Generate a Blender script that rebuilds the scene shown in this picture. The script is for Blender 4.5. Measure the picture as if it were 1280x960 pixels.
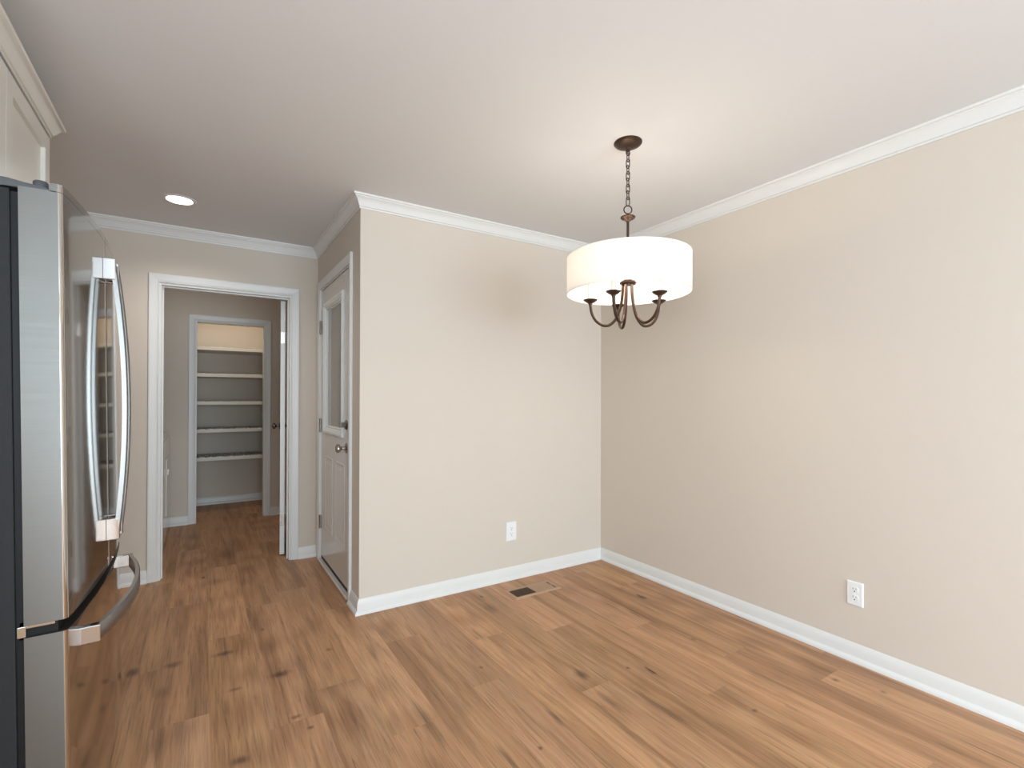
import bpy, bmesh, math, random
from mathutils import Vector, Matrix
random.seed(7)
for o in list(bpy.data.objects):
    bpy.data.objects.remove(o, do_unlink=True)
SC = bpy.context.scene
COL = SC.collection

# ------------------------------------------------------------------ camera, light, exposure
H, W, D = 2.44, 1.881, 1.2443          # ceiling height, right wall x, depth of the passage past the outer corner
YAW, PITCH, ROLL = -0.5639, 0.0054, 0.0024
fw = Vector((-math.sin(YAW) * math.cos(PITCH), math.cos(YAW) * math.cos(PITCH), math.sin(PITCH)))
rt = Vector((math.cos(YAW), math.sin(YAW), 0)); up = rt.cross(fw)
rt2 = rt * math.cos(ROLL) + up * math.sin(ROLL); up2 = up * math.cos(ROLL) - rt * math.sin(ROLL)
cd = bpy.data.cameras.new('camera'); cam = bpy.data.objects.new('camera', cd); COL.objects.link(cam)
m = Matrix((rt2, up2, -fw)).transposed().to_4x4(); m.translation = (-0.7718, -2.8814, 1.2557)
cam.matrix_world = m
cd.sensor_width = 36; cd.lens = 610.39 * 36 / 1280; cd.shift_y = 14.65 / 1280; cd.clip_start = 0.05
SC.camera = cam
SC.view_settings.view_transform = 'Standard'; SC.view_settings.look = 'None'
SC.view_settings.gamma = 1; SC.view_settings.use_curve_mapping = False
SC.view_settings.exposure = 0.0
SC.cycles.use_denoising = True
SC.cycles.max_bounces = 10; SC.cycles.diffuse_bounces = 6; SC.cycles.glossy_bounces = 5

wd = bpy.data.worlds.new('world'); SC.world = wd; wd.use_nodes = True
wd.node_tree.nodes['Background'].inputs[0].default_value = (0.80, 0.90, 1.0, 1)
wd.node_tree.nodes['Background'].inputs[1].default_value = 1.0

def area(name, loc, rot, sx, sy, power, col, spread=180):
    l = bpy.data.lights.new(name, 'AREA'); l.shape = 'RECTANGLE'; l.size = sx; l.size_y = sy
    l.energy = power; l.color = col; l.spread = math.radians(spread)
    o = bpy.data.objects.new(name, l); o.location = loc; o.rotation_euler = rot; COL.objects.link(o); return o
def spot(name, loc, power, col, deg=120, blend=0.8, r=0.06):
    l = bpy.data.lights.new(name, 'SPOT'); l.energy = power; l.color = col
    l.spot_size = math.radians(deg); l.spot_blend = blend; l.shadow_soft_size = r
    o = bpy.data.objects.new(name, l); o.location = loc; COL.objects.link(o); return o
def point(name, loc, power, col, r, parent=None):
    l = bpy.data.lights.new(name, 'POINT'); l.energy = power; l.color = col; l.shadow_soft_size = r
    o = bpy.data.objects.new(name, l); o.location = loc; COL.objects.link(o)
    if parent: o.parent = parent
    return o
# daylight through the glazed opening in the wall behind the camera
YR = -6.4
area('daylight', (0.15, YR - 0.10, 1.17), (math.radians(90), 0, 0), 2.9, 1.9, 195, (0.71, 0.885, 1.0))
# cool side fill, set in a window added to the left wall
area('side_fill', (-1.99, -3.75, 1.55), (math.radians(90), 0, math.radians(-90)), 1.5, 1.1, 90, (0.71, 0.885, 1.0))
# fill spots added in the ceiling behind the camera, no fixtures
for lx, ly in ((-0.6, -3.4), (0.7, -3.8), (-0.6, -5.2)):
    spot('ceiling_fill', (lx, ly, H - 0.012), 14, (1.0, 0.97, 0.93), 140, 1.0, 0.07)

# ------------------------------------------------------------------ materials
def new_mat(name):
    mt = bpy.data.materials.new(name); mt.use_nodes = True
    return mt, mt.node_tree, mt.node_tree.nodes['Principled BSDF']
def srgb(r, g, b):
    f = lambda v: (v / 255 / 12.92) if v / 255 <= 0.04045 else ((v / 255 + 0.055) / 1.055) ** 2.4
    return (f(r), f(g), f(b), 1)
def plain(name, col, rough=0.5, metal=0.0, bump=0.0, bscale=300, spec=0.5, var=0.0, vscale=3):
    mt, nt, b = new_mat(name)
    b.inputs['Base Color'].default_value = col; b.inputs['Roughness'].default_value = rough
    b.inputs['Metallic'].default_value = metal; b.inputs['Specular IOR Level'].default_value = spec
    tc = nt.nodes.new('ShaderNodeTexCoord')
    if var:
        n = nt.nodes.new('ShaderNodeTexNoise'); n.inputs['Scale'].default_value = vscale; n.inputs['Detail'].default_value = 3
        nt.links.new(tc.outputs['Object'], n.inputs['Vector'])
        mx = nt.nodes.new('ShaderNodeMix'); mx.data_type = 'RGBA'
        mx.inputs[6].default_value = tuple(c * (1 - var) for c in col[:3]) + (1,)
        mx.inputs[7].default_value = tuple(min(1, c * (1 + var)) for c in col[:3]) + (1,)
        nt.links.new(n.outputs['Fac'], mx.inputs[0]); nt.links.new(mx.outputs[2], b.inputs['Base Color'])
    if bump:
        n = nt.nodes.new('ShaderNodeTexNoise'); n.inputs['Scale'].default_value = bscale
        nt.links.new(tc.outputs['Object'], n.inputs['Vector'])
        bp = nt.nodes.new('ShaderNodeBump'); bp.inputs['Strength'].default_value = bump; bp.inputs['Distance'].default_value = 0.001
        nt.links.new(n.outputs['Fac'], bp.inputs['Height']); nt.links.new(bp.outputs[0], b.inputs['Normal'])
    return mt
def brushed(name, col, rough, stretch=(4, 4, 400)):
    mt, nt, b = new_mat(name)
    b.inputs['Base Color'].default_value = col; b.inputs['Metallic'].default_value = 1
    tc = nt.nodes.new('ShaderNodeTexCoord'); mp = nt.nodes.new('ShaderNodeMapping'); mp.inputs['Scale'].default_value = stretch
    n = nt.nodes.new('ShaderNodeTexNoise'); n.inputs['Scale'].default_value = 1; n.inputs['Detail'].default_value = 2
    nt.links.new(tc.outputs['Object'], mp.inputs[0]); nt.links.new(mp.outputs[0], n.inputs['Vector'])
    mr = nt.nodes.new('ShaderNodeMapRange'); mr.inputs['To Min'].default_value = rough * 0.8; mr.inputs['To Max'].default_value = rough * 1.2
    nt.links.new(n.outputs['Fac'], mr.inputs['Value']); nt.links.new(mr.outputs[0], b.inputs['Roughness'])
    return mt
M = {}
M['wall'] = plain('beige_wall_paint', srgb(211, 200, 188), 0.75, bump=0.08, bscale=220, spec=0.25)
M['ceiling'] = plain('flat_ceiling_paint', srgb(223, 224, 226), 0.95, bump=0.05, bscale=150, spec=0.1)
M['trim'] = plain('white_trim_paint', srgb(224, 223, 221), 0.35, spec=0.4)
M['door'] = plain('grey_white_door_paint', srgb(214, 209, 203), 0.16, spec=0.5, bump=0.03, bscale=60)
M['cab'] = plain('white_cabinet_paint', srgb(228, 225, 218), 0.3, spec=0.4)
M['steel'] = brushed('brushed_stainless', (0.55, 0.527, 0.50, 1), 0.085)
M['steel_dim'] = brushed('dimmed_stainless_edge', (0.175, 0.166, 0.155, 1), 0.46)  # same steel as the fronts, darkened to imitate a dim reflection
M['handle'] = brushed('satin_stainless_bar', (0.33, 0.325, 0.32, 1), 0.34)
M['chrome'] = plain('polished_chrome', (0.58, 0.59, 0.60, 1), 0.12, 1.0)
M['case'] = plain('charcoal_textured_case', srgb(32, 33, 35), 0.6, spec=0.3, bump=0.3, bscale=700)
M['black'] = plain('black_rubber', (0.006, 0.006, 0.007, 1), 0.5, spec=0.25)
M['plastic'] = plain('dark_grey_plastic', srgb(74, 75, 78), 0.4)
M['bronze'] = plain('oil_rubbed_bronze', srgb(70, 52, 42), 0.36, 0.6, var=0.25, vscale=25)
M['nickel'] = plain('satin_nickel', (0.50, 0.47, 0.44, 1), 0.22, 1.0)
M['pewter'] = plain('dark_pewter', (0.20, 0.18, 0.17, 1), 0.25, 1.0)
M['outlet'] = plain('white_outlet_plastic', srgb(236, 236, 236), 0.3)
M['slot'] = plain('dark_slot', (0.02, 0.018, 0.016, 1), 0.6)
M['register'] = plain('tan_register_enamel', srgb(180, 148, 120), 0.45, 0.0)
M['candle'] = plain('ivory_candle_sleeve', srgb(240, 232, 222), 0.5)
M['enamel'] = plain('white_appliance_enamel', srgb(222, 220, 215), 0.08, spec=0.6)
M['sill'] = plain('pale_threshold', srgb(205, 196, 190), 0.35)
M['shelf'] = plain('white_shelf_paint', srgb(226, 222, 212), 0.5, var=0.06, vscale=6)
M['sash'] = plain('white_sash_plastic', srgb(228, 230, 230), 0.3)
M['pane_backing'] = plain('taupe_pane_backing', srgb(120, 110, 98), 0.8)  # colour of the sheet added behind the door glass

def mat_liner():
    mt, nt, b = new_mat('speckled_shelf_liner')
    tc = nt.nodes.new('ShaderNodeTexCoord'); v = nt.nodes.new('ShaderNodeTexVoronoi'); v.inputs['Scale'].default_value = 85
    n = nt.nodes.new('ShaderNodeTexNoise'); n.inputs['Scale'].default_value = 40
    r = nt.nodes.new('ShaderNodeValToRGB'); r.color_ramp.elements[0].color = srgb(105, 102, 104); r.color_ramp.elements[1].color = srgb(228, 226, 224)
    r.color_ramp.elements[0].position = 0.35; r.color_ramp.elements[1].position = 0.65
    ad = nt.nodes.new('ShaderNodeMath'); ad.operation = 'MULTIPLY_ADD'; ad.inputs[1].default_value = 0.5
    nt.links.new(tc.outputs['Object'], v.inputs['Vector']); nt.links.new(tc.outputs['Object'], n.inputs['Vector'])
    sp = nt.nodes.new('ShaderNodeSeparateColor'); nt.links.new(v.outputs['Color'], sp.inputs[0])
    nt.links.new(sp.outputs[0], ad.inputs[0])
    h = nt.nodes.new('ShaderNodeMath'); h.operation = 'MULTIPLY'; h.inputs[1].default_value = 0.5
    nt.links.new(n.outputs['Fac'], h.inputs[0]); nt.links.new(h.outputs[0], ad.inputs[2])
    nt.links.new(ad.outputs[0], r.inputs[0]); nt.links.new(r.outputs[0], b.inputs['Base Color']); b.inputs['Roughness'].default_value = 0.6
    return mt
M['liner'] = mat_liner()
def mat_glass():
    mt, nt, b = new_mat('clear_window_glass')
    b.inputs['Base Color'].default_value = (1, 1, 1, 1); b.inputs['Roughness'].default_value = 0.0
    b.inputs['Transmission Weight'].default_value = 1.0; b.inputs['IOR'].default_value = 1.5
    return mt
M['glass'] = mat_glass()
def mat_shade():
    mt, nt, b = new_mat('white_linen_shade')
    out = nt.nodes['Material Output']
    tc = nt.nodes.new('ShaderNodeTexCoord'); n = nt.nodes.new('ShaderNodeTexNoise'); n.inputs['Scale'].default_value = 260
    nt.links.new(tc.outputs['Object'], n.inputs['Vector'])
    bp = nt.nodes.new('ShaderNodeBump'); bp.inputs['Strength'].default_value = 0.1; bp.inputs['Distance'].default_value = 0.0005
    nt.links.new(n.outputs['Fac'], bp.inputs['Height'])
    df = nt.nodes.new('ShaderNodeBsdfDiffuse'); df.inputs[0].default_value = (0.86, 0.85, 0.83, 1)
    tr = nt.nodes.new('ShaderNodeBsdfTranslucent'); tr.inputs[0].default_value = (0.88, 0.86, 0.83, 1)
    nt.links.new(bp.outputs[0], df.inputs['Normal'])
    mx = nt.nodes.new('ShaderNodeMixShader'); mx.inputs[0].default_value = 0.5
    nt.links.new(df.outputs[0], mx.inputs[1]); nt.links.new(tr.outputs[0], mx.inputs[2]); nt.links.new(mx.outputs[0], out.inputs[0])
    return mt
M['shade'] = mat_shade()
def emit(name, col, s):
    mt, nt, b = new_mat(name)
    b.inputs['Base Color'].default_value = col; b.inputs['Emission Color'].default_value = col; b.inputs['Emission Strength'].default_value = s
    return mt
M['bulb'] = emit('lit_bulb', (1, 0.90, 0.76, 1), 8)
M['lens'] = emit('lit_downlight_lens', (1, 0.97, 0.92, 1), 4)

def mat_floor():
    mt, nt, b = new_mat('oak_plank_floor'); N = nt.nodes; L = nt.links
    tc = N.new('ShaderNodeTexCoord'); at = N.new('ShaderNodeAttribute'); at.attribute_name = 'plank'
    sep = N.new('ShaderNodeSeparateColor'); L.new(at.outputs['Color'], sep.inputs[0])
    def math_(op, a, c=None, d=None):
        n = N.new('ShaderNodeMath'); n.operation = op
        for i, v in enumerate((a, c, d)):
            if v is None: continue
            if isinstance(v, (int, float)): n.inputs[i].default_value = v
            else: L.new(v, n.inputs[i])
        return n.outputs[0]
    off = N.new('ShaderNodeCombineXYZ')
    L.new(math_('MULTIPLY', sep.outputs[0], 37.0), off.inputs[0]); L.new(math_('MULTIPLY', sep.outputs[1], 53.0), off.inputs[1]); L.new(math_('MULTIPLY', sep.outputs[2], 19.0), off.inputs[2])
    va = N.new('ShaderNodeVectorMath'); va.operation = 'ADD'; L.new(tc.outputs['Object'], va.inputs[0]); L.new(off.outputs[0], va.inputs[1])
    P = va.outputs[0]
    def mapped(s):
        mp = N.new('ShaderNodeMapping'); mp.inputs['Scale'].default_value = s; L.new(P, mp.inputs[0]); return mp.outputs[0]
    def noise(s, scale=1, detail=4, rough=0.55, dist=0.0):
        n = N.new('ShaderNodeTexNoise'); n.inputs['Scale'].default_value = scale; n.inputs['Detail'].default_value = detail
        n.inputs['Roughness'].default_value = rough; n.inputs['Distortion'].default_value = dist
        L.new(mapped(s), n.inputs['Vector']); return n.outputs['Fac']
    def ramp(f, stops):
        r = N.new('ShaderNodeValToRGB'); e = r.color_ramp.elements
        while len(e) < len(stops): e.new(0.5)
        for i, (p, c) in enumerate(stops): e[i].position = p; e[i].color = c
        L.new(f, r.inputs[0]); return r.outputs[0]
    def mix(kind, fac, a, c):
        n = N.new('ShaderNodeMix'); n.data_type = 'RGBA'; n.blend_type = kind
        if isinstance(fac, (int, float)): n.inputs[0].default_value = fac
        else: L.new(fac, n.inputs[0])
        for i, v in ((6, a), (7, c)):
            if isinstance(v, tuple): n.inputs[i].default_value = v
            else: L.new(v, n.inputs[i])
        return n.outputs[2]
    g = lambda v: (v, v, v, 1)
    # broad bands running down the plank
    broad = noise((13, 0.75, 1), 1, 4, 0.6, 0.5)
    base = ramp(broad, [(0.28, srgb(150, 109, 77)), (0.45, srgb(181, 136, 99)), (0.58, srgb(197, 151, 113)), (0.75, srgb(173, 126, 90))])
    # greyish weathered streaks
    streak = noise((14, 1.1, 1), 1, 4, 0.6, 0.8)
    base = mix('MIX', math_('MULTIPLY', ramp(streak, [(0.55, g(0)), (0.74, g(1))]), 0.5), base, srgb(134, 110, 90))
    # cathedral figure
    dn = noise((3.2, 0.9, 1), 1, 2, 0.5)
    wv = N.new('ShaderNodeTexWave'); wv.wave_type = 'RINGS'; wv.inputs['Scale'].default_value = 1.0; wv.inputs['Distortion'].default_value = 2.5
    wv.inputs['Detail'].default_value = 2; wv.inputs['Detail Scale'].default_value = 1.5; L.new(mapped((11, 1.1, 1)), wv.inputs['Vector'])
    wm = math_('MULTIPLY', ramp(dn, [(0.5, g(0)), (0.62, g(1))]), math_('SUBTRACT', 1.0, wv.outputs['Fac']))
    base = mix('MULTIPLY', math_('MULTIPLY', wm, 0.30), base, srgb(150, 118, 92))
    # fine pores and grain
    fine = noise((190, 5, 1), 1, 3, 0.65)
    base = mix('MULTIPLY', 1.0, base, ramp(fine, [(0.30, g(0.72)), (0.46, g(0.97)), (0.70, g(1.10))]))
    fine2 = noise((75, 3.0, 1), 1, 5, 0.65, 0.6)
    base = mix('MULTIPLY', 1.0, base, ramp(fine2, [(0.34, g(0.72)), (0.47, g(1.0))]))
    # dark elongated cracks and knots
    crack = noise((30, 1.9, 1), 1, 5, 0.7, 1.5)
    base = mix('MIX', math_('MULTIPLY', ramp(crack, [(0.635, g(0)), (0.72, g(1))]), 0.62), base, srgb(84, 58, 40))
    vo = N.new('ShaderNodeTexVoronoi'); vo.inputs['Scale'].default_value = 1.0; vo.voronoi_dimensions = '2D'
    dv = N.new('ShaderNodeVectorMath'); dv.operation = 'ADD'
    kn = N.new('ShaderNodeTexNoise'); kn.inputs['Scale'].default_value = 3; L.new(mapped((6, 4, 1)), kn.inputs['Vector'])
    sc = N.new('ShaderNodeVectorMath'); sc.operation = 'SCALE'; sc.inputs['Scale'].default_value = 0.16; L.new(kn.outputs['Color'], sc.inputs[0])
    L.new(mapped((4.2, 1.75, 1)), dv.inputs[0]); L.new(sc.outputs[0], dv.inputs[1]); L.new(dv.outputs[0], vo.inputs['Vector'])
    vs = N.new('ShaderNodeSeparateColor'); L.new(vo.outputs['Color'], vs.inputs[0])
    gate = math_('GREATER_THAN', vs.outputs[0], 0.90)
    size = math_('MULTIPLY_ADD', vs.outputs[1], 0.06, 0.03)
    kd = math_('DIVIDE', vo.outputs['Distance'], size)
    knot = math_('MULTIPLY', ramp(kd, [(0.25, g(1)), (0.62, g(0.6)), (1.0, g(0))]), gate)
    halo = math_('MULTIPLY', ramp(math_('DIVIDE', kd, 3.2), [(0.15, g(1)), (1.0, g(0))]), gate)
    # the larger knots and mineral streaks where the boards have them: x, y, half width, half length, strength
    KNOTS = [(-1.037, -0.071, 0.02, 0.03, 0.9), (-0.883, -0.088, 0.028, 0.022, 0.7), (-0.912, -0.327, 0.018, 0.035, 0.45), (-0.679, -0.097, 0.036, 0.018, 0.8), (-0.652, -0.463, 0.022, 0.01, 0.6), (-0.471, -0.44, 0.032, 0.02, 0.9), (-0.494, 0.081, 0.006, 0.01, 0.7), (-0.236, -0.329, 0.01, 0.012, 0.6), (-0.687, 1.018, 0.05, 0.05, 0.35), (-0.603, 1.65, 0.05, 0.12, 0.45), (-0.66, -0.946, 0.022, 0.018, 0.85), (-0.686, -0.595, 0.01, 0.06, 0.35), (-0.42, -0.895, 0.01, 0.008, 0.8), (-0.457, -0.798, 0.016, 0.01, 0.7), (0.684, -0.334, 0.022, 0.055, 0.55), (0.33, -0.872, 0.008, 0.01, 0.75), (0.69, -1.168, 0.02, 0.03, 0.85), (-0.031, -1.109, 0.012, 0.11, 0.5), (0.405, -1.344, 0.008, 0.05, 0.7), (0.66, -1.372, 0.013, 0.06, 0.5), (0.908, -1.242, 0.007, 0.008, 0.8), (0.472, -0.587, 0.008, 0.07, 0.45), (0.803, -1.518, 0.022, 0.09, 0.4), (0.259, -1.45, 0.006, 0.008, 0.9), (0.134, -1.444, 0.008, 0.07, 0.6), (1.4, -1.228, 0.01, 0.012, 0.45), (1.113, -1.736, 0.01, 0.008, 0.75), (1.623, -1.804, 0.01, 0.012, 0.7), (1.7, -1.958, 0.009, 0.01, 0.6), (0.126, -1.068, 0.02, 0.1, 0.35)]
    so = N.new('ShaderNodeSeparateXYZ'); L.new(tc.outputs['Object'], so.inputs[0])
    wob = N.new('ShaderNodeTexNoise'); wob.inputs['Scale'].default_value = 1; wob.inputs['Detail'].default_value = 4
    wmp = N.new('ShaderNodeMapping'); wmp.inputs['Scale'].default_value = (70, 16, 1); L.new(tc.outputs['Object'], wmp.inputs[0]); L.new(wmp.outputs[0], wob.inputs['Vector'])
    wv2 = math_('MULTIPLY_ADD', wob.outputs['Fac'], 1.7, -0.85)
    spots = None
    for kx, ky, rx, ry, st in KNOTS:
        ax = math_('MULTIPLY', math_('SUBTRACT', so.outputs[0], kx), 1 / rx); ay = math_('MULTIPLY', math_('SUBTRACT', so.outputs[1], ky), 1 / ry)
        dd = math_('SQRT', math_('ADD', math_('MULTIPLY', ax, ax), math_('MULTIPLY', ay, ay)))
        f = N.new('ShaderNodeMapRange'); f.interpolation_type = 'SMOOTHSTEP'; f.inputs['From Min'].default_value = 0.1; f.inputs['From Max'].default_value = 2.0; f.inputs['To Min'].default_value = st; f.inputs['To Max'].default_value = 0
        L.new(math_('ADD', dd, wv2), f.inputs['Value'])
        spots = f.outputs[0] if spots is None else math_('MAXIMUM', spots, f.outputs[0])
    base = mix('MIX', math_('MULTIPLY', spots, 0.85), base, srgb(74, 52, 38))
    base = mix('MIX', math_('MULTIPLY', halo, 0.40), base, srgb(128, 98, 72))
    base = mix('MIX', math_('MULTIPLY', knot, math_('MULTIPLY_ADD', fine2, 0.6, 0.5)), base, srgb(66, 47, 34))
    # plank-to-plank tone
    tone = N.new('ShaderNodeMapRange'); tone.inputs['To Min'].default_value = 0.90; tone.inputs['To Max'].default_value = 1.09; L.new(sep.outputs[1], tone.inputs['Value'])
    cmb = N.new('ShaderNodeCombineColor')
    L.new(math_('MULTIPLY', tone.outputs[0], math_('MULTIPLY_ADD', sep.outputs[2], 0.04, 0.98)), cmb.inputs[0]); L.new(tone.outputs[0], cmb.inputs[1]); L.new(math_('MULTIPLY', tone.outputs[0], math_('MULTIPLY_ADD', sep.outputs[0], 0.08, 0.95)), cmb.inputs[2])
    base = mix('MULTIPLY', 1.0, base, cmb.outputs[0])
    L.new(base, b.inputs['Base Color'])
    rr = N.new('ShaderNodeMapRange'); rr.inputs['To Min'].default_value = 0.40; rr.inputs['To Max'].default_value = 0.56; L.new(fine, rr.inputs['Value']); L.new(rr.outputs[0], b.inputs['Roughness'])
    b.inputs['Specular IOR Level'].default_value = 0.45
    bp = N.new('ShaderNodeBump'); bp.inputs['Strength'].default_value = 0.18; bp.inputs['Distance'].default_value = 0.0006; L.new(fine, bp.inputs['Height']); L.new(bp.outputs[0], b.inputs['Normal'])
    return mt
M['floor'] = mat_floor()

# ------------------------------------------------------------------ mesh helpers
def obj(name, bm, mat, parent=None, smooth=False, angle=35):
    bmesh.ops.recalc_face_normals(bm, faces=bm.faces)
    me = bpy.data.meshes.new(name); bm.to_mesh(me); bm.free()
    me.materials.append(M[mat] if isinstance(mat, str) else mat)
    if smooth:
        for p in me.polygons: p.use_smooth = True
        try: me.set_sharp_from_angle(angle=math.radians(angle))
        except Exception: pass
    o = bpy.data.objects.new(name, me); COL.objects.link(o)
    if parent: o.parent = parent
    return o
def tag(o, label, cat=None, group=None, kind=None):
    o['label'] = label
    if cat: o['category'] = cat
    if group: o['group'] = group
    if kind: o['kind'] = kind
    return o
def thing(name, label, cat, loc, rot=(0, 0, 0), group=None, kind=None):
    o = bpy.data.objects.new(name, None); o.empty_display_size = 0.05; COL.objects.link(o)
    o.location = loc; o.rotation_euler = rot
    return tag(o, label, cat, group, kind)
def struct(name, bm, mat, label, cat, smooth=False):
    return tag(obj(name, bm, mat, None, smooth), label, cat, None, 'structure')
def box(bm, x0, y0, z0, x1, y1, z1, bevel=0, seg=2):
    r = bmesh.ops.create_cube(bm, size=1)
    for v in r['verts']:
        v.co = Vector(((x0 + x1) / 2 + v.co.x * (x1 - x0), (y0 + y1) / 2 + v.co.y * (y1 - y0), (z0 + z1) / 2 + v.co.z * (z1 - z0)))
    if bevel:
        es = list({e for v in r['verts'] for e in v.link_edges})
        bmesh.ops.bevel(bm, geom=es, offset=bevel, segments=seg, affect='EDGES', profile=0.5)
    return bm
def B(*a, **k): return box(bmesh.new(), *a, **k)
def prism(bm, poly, z0, z1, axis='z'):
    """poly in the two other axes, extruded along axis"""
    def mk(u, v, w): return {'z': (u, v, w), 'y': (u, w, v), 'x': (w, u, v)}[axis]
    a = [bm.verts.new(mk(u, v, z0)) for u, v in poly]; c = [bm.verts.new(mk(u, v, z1)) for u, v in poly]
    n = len(poly)
    bm.faces.new(a[::-1]); bm.faces.new(c)
    for i in range(n): bm.faces.new((a[i], a[(i + 1) % n], c[(i + 1) % n], c[i]))
    return bm
def loft(bm, rings, cap=True, close=True):
    R = [[bm.verts.new(p) for p in r] for r in rings]; n = len(R[0])
    for a, c in zip(R, R[1:]):
        for i in range(n if (close and n > 2) else n - 1): bm.faces.new((a[i], a[(i + 1) % n], c[(i + 1) % n], c[i]))
    if cap: bm.faces.new(R[0][::-1]); bm.faces.new(R[-1])
    return bm
def lathe(bm, prof, seg=32, c=(0, 0, 0), axis='z', closed=False):
    """prof: (radius, height) pairs"""
    def mk(r, h, a):
        u, v = r * math.cos(a), r * math.sin(a)
        return {'z': (c[0] + u, c[1] + v, c[2] + h), 'x': (c[0] + h, c[1] + u, c[2] + v), 'y': (c[0] + u, c[1] + h, c[2] + v)}[axis]
    rows = []
    for r, h in prof:
        if r < 1e-6: rows.append([bm.verts.new(mk(0, h, 0))])
        else: rows.append([bm.verts.new(mk(r, h, 2 * math.pi * i / seg)) for i in range(seg)])
    pairs = list(zip(rows, rows[1:])) + ([(rows[-1], rows[0])] if closed else [])
    for a, b2 in pairs:
        for i in range(seg):
            j = (i + 1) % seg
            if len(a) == 1 and len(b2) == 1: continue
            if len(a) == 1: bm.faces.new((a[0], b2[j], b2[i]))
            elif len(b2) == 1: bm.faces.new((a[i], a[j], b2[0]))
            else: bm.faces.new((a[i], a[j], b2[j], b2[i]))
    return bm
def tube(bm, pts, r, seg=10, closed=False, cap=True):
    pts = [Vector(p) for p in pts]; n = len(pts); rings = []; nrm = None
    for i, p in enumerate(pts):
        if closed: t = (pts[(i + 1) % n] - pts[i - 1]).normalized()
        else: t = (pts[min(i + 1, n - 1)] - pts[max(i - 1, 0)]).normalized()
        if nrm is None:
            nrm = t.orthogonal().normalized()
        nrm = (nrm - t * nrm.dot(t)).normalized(); bn = t.cross(nrm)
        rad = r[i] if isinstance(r, (list, tuple)) else r
        rings.append([p + (nrm * math.cos(2 * math.pi * k / seg) + bn * math.sin(2 * math.pi * k / seg)) * rad for k in range(seg)])
    if closed: rings.append(rings[0]); return loft(bm, rings, cap=False)
    return loft(bm, rings, cap=cap)
def sweep_walls(path, profile, ends=(None, None)):
    """moulding run along a plan path with mitred corners; the room lies on the left. Returns one bmesh per segment."""
    P = [Vector(p) for p in path]; nrm = []
    for a, c in zip(P, P[1:]):
        d = (c - a).normalized(); nrm.append(Vector((-d.y, d.x)))
    out = []
    for s in range(len(P) - 1):
        rings = []
        for vi in (s, s + 1):
            if 0 < vi < len(P) - 1:
                n1, n2 = nrm[vi - 1], nrm[vi]; off = (n1 + n2) / (1 + n1.dot(n2))
            else: off = nrm[s]
            rings.append([(P[vi].x + off.x * d_, P[vi].y + off.y * d_, z) for d_, z in profile])
        out.append(loft(bmesh.new(), rings))
    return out
def casing(origin, u, n, u0, u1, z0, z1, profile):
    """door casing on a wall plane: legs and head mitred; profile is (outward from the opening, thickness)"""
    o = Vector(origin); u = Vector(u); n = Vector(n); rings = []
    for k in range(4):
        ring = []
        for w, t in profile:
            uu = (u0 - w) if k < 2 else (u1 + w); zz = z0 if k in (0, 3) else z1 + w
            ring.append(o + u * uu + Vector((0, 0, zz)) + n * t)
        rings.append(ring)
    return loft(bmesh.new(), rings)

# ------------------------------------------------------------------ the setting
# floor: one mesh of planks running away from the camera
def build_floor():
    bm = bmesh.new(); lay = bm.loops.layers.float_color.new('plank')
    def quad(x0, y0, x1, y1, z, c):
        f = bm.faces.new([bm.verts.new((x0, y0, z)), bm.verts.new((x1, y0, z)), bm.verts.new((x1, y1, z)), bm.verts.new((x0, y1, z))])
        for l in f.loops: l[lay] = c
    PW, PL = 0.1925, 1.258
    joint = {-1: 0.667, 0: 1.35, 1: 0.43, 2: 0.60, 3: 0.15, 4: -0.42, 5: -0.996, 6: -0.635, 7: -1.271, 8: -0.752, 9: -1.57, 10: -0.971, 11: -1.42, 12: -1.77, 13: -0.4, -2: -0.1, -3: 0.9, -4: 0.3, -5: -0.5, -6: 0.2}
    gp = 0.0005
    for k in range(-6, 14):
        x0 = -0.745 + PW * k; x1 = x0 + PW
        y = joint[k] - PL * 6
        while y < 4.0:
            if y + PL > YR and x1 > -1.95:
                c = (random.random(), random.random(), random.random(), 1)
                if (k, round((y - joint[k]) / PL)) == (0, 0): c = (c[0], 0.05, c[2], 1)
                quad(max(x0, -1.95) + gp, max(y, YR - 0.05) + gp, min(x1, 1.95) - gp, min(y + PL, 4.0) - gp, 0, c)
            y += PL
    for (x0, y0, x1, y1) in ((-1.95, YR - 0.05, 1.95, 4.0),):
        quad(x0, y0, x1, y1, -0.0015, (0.5, 0.0, 0.5, 1))
    bmesh.ops.recalc_face_normals(bm, faces=bm.faces)
    for f in bm.faces:
        if f.normal.z < 0: f.normal_flip()
    me = bpy.data.meshes.new('floor'); bm.to_mesh(me); bm.free(); me.materials.append(M['floor'])
    o = bpy.data.objects.new('floor', me); COL.objects.link(o)
    tag(o, 'oak wood-look plank floor running through dining room and hall', 'floor', None, 'structure')
build_floor()
struct('ceiling', B(-2.05, YR - 0.12, H, 2.0, 4.02, H + 0.1), 'ceiling', 'flat off-white ceiling with one chandelier and one downlight', 'ceiling')

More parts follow.
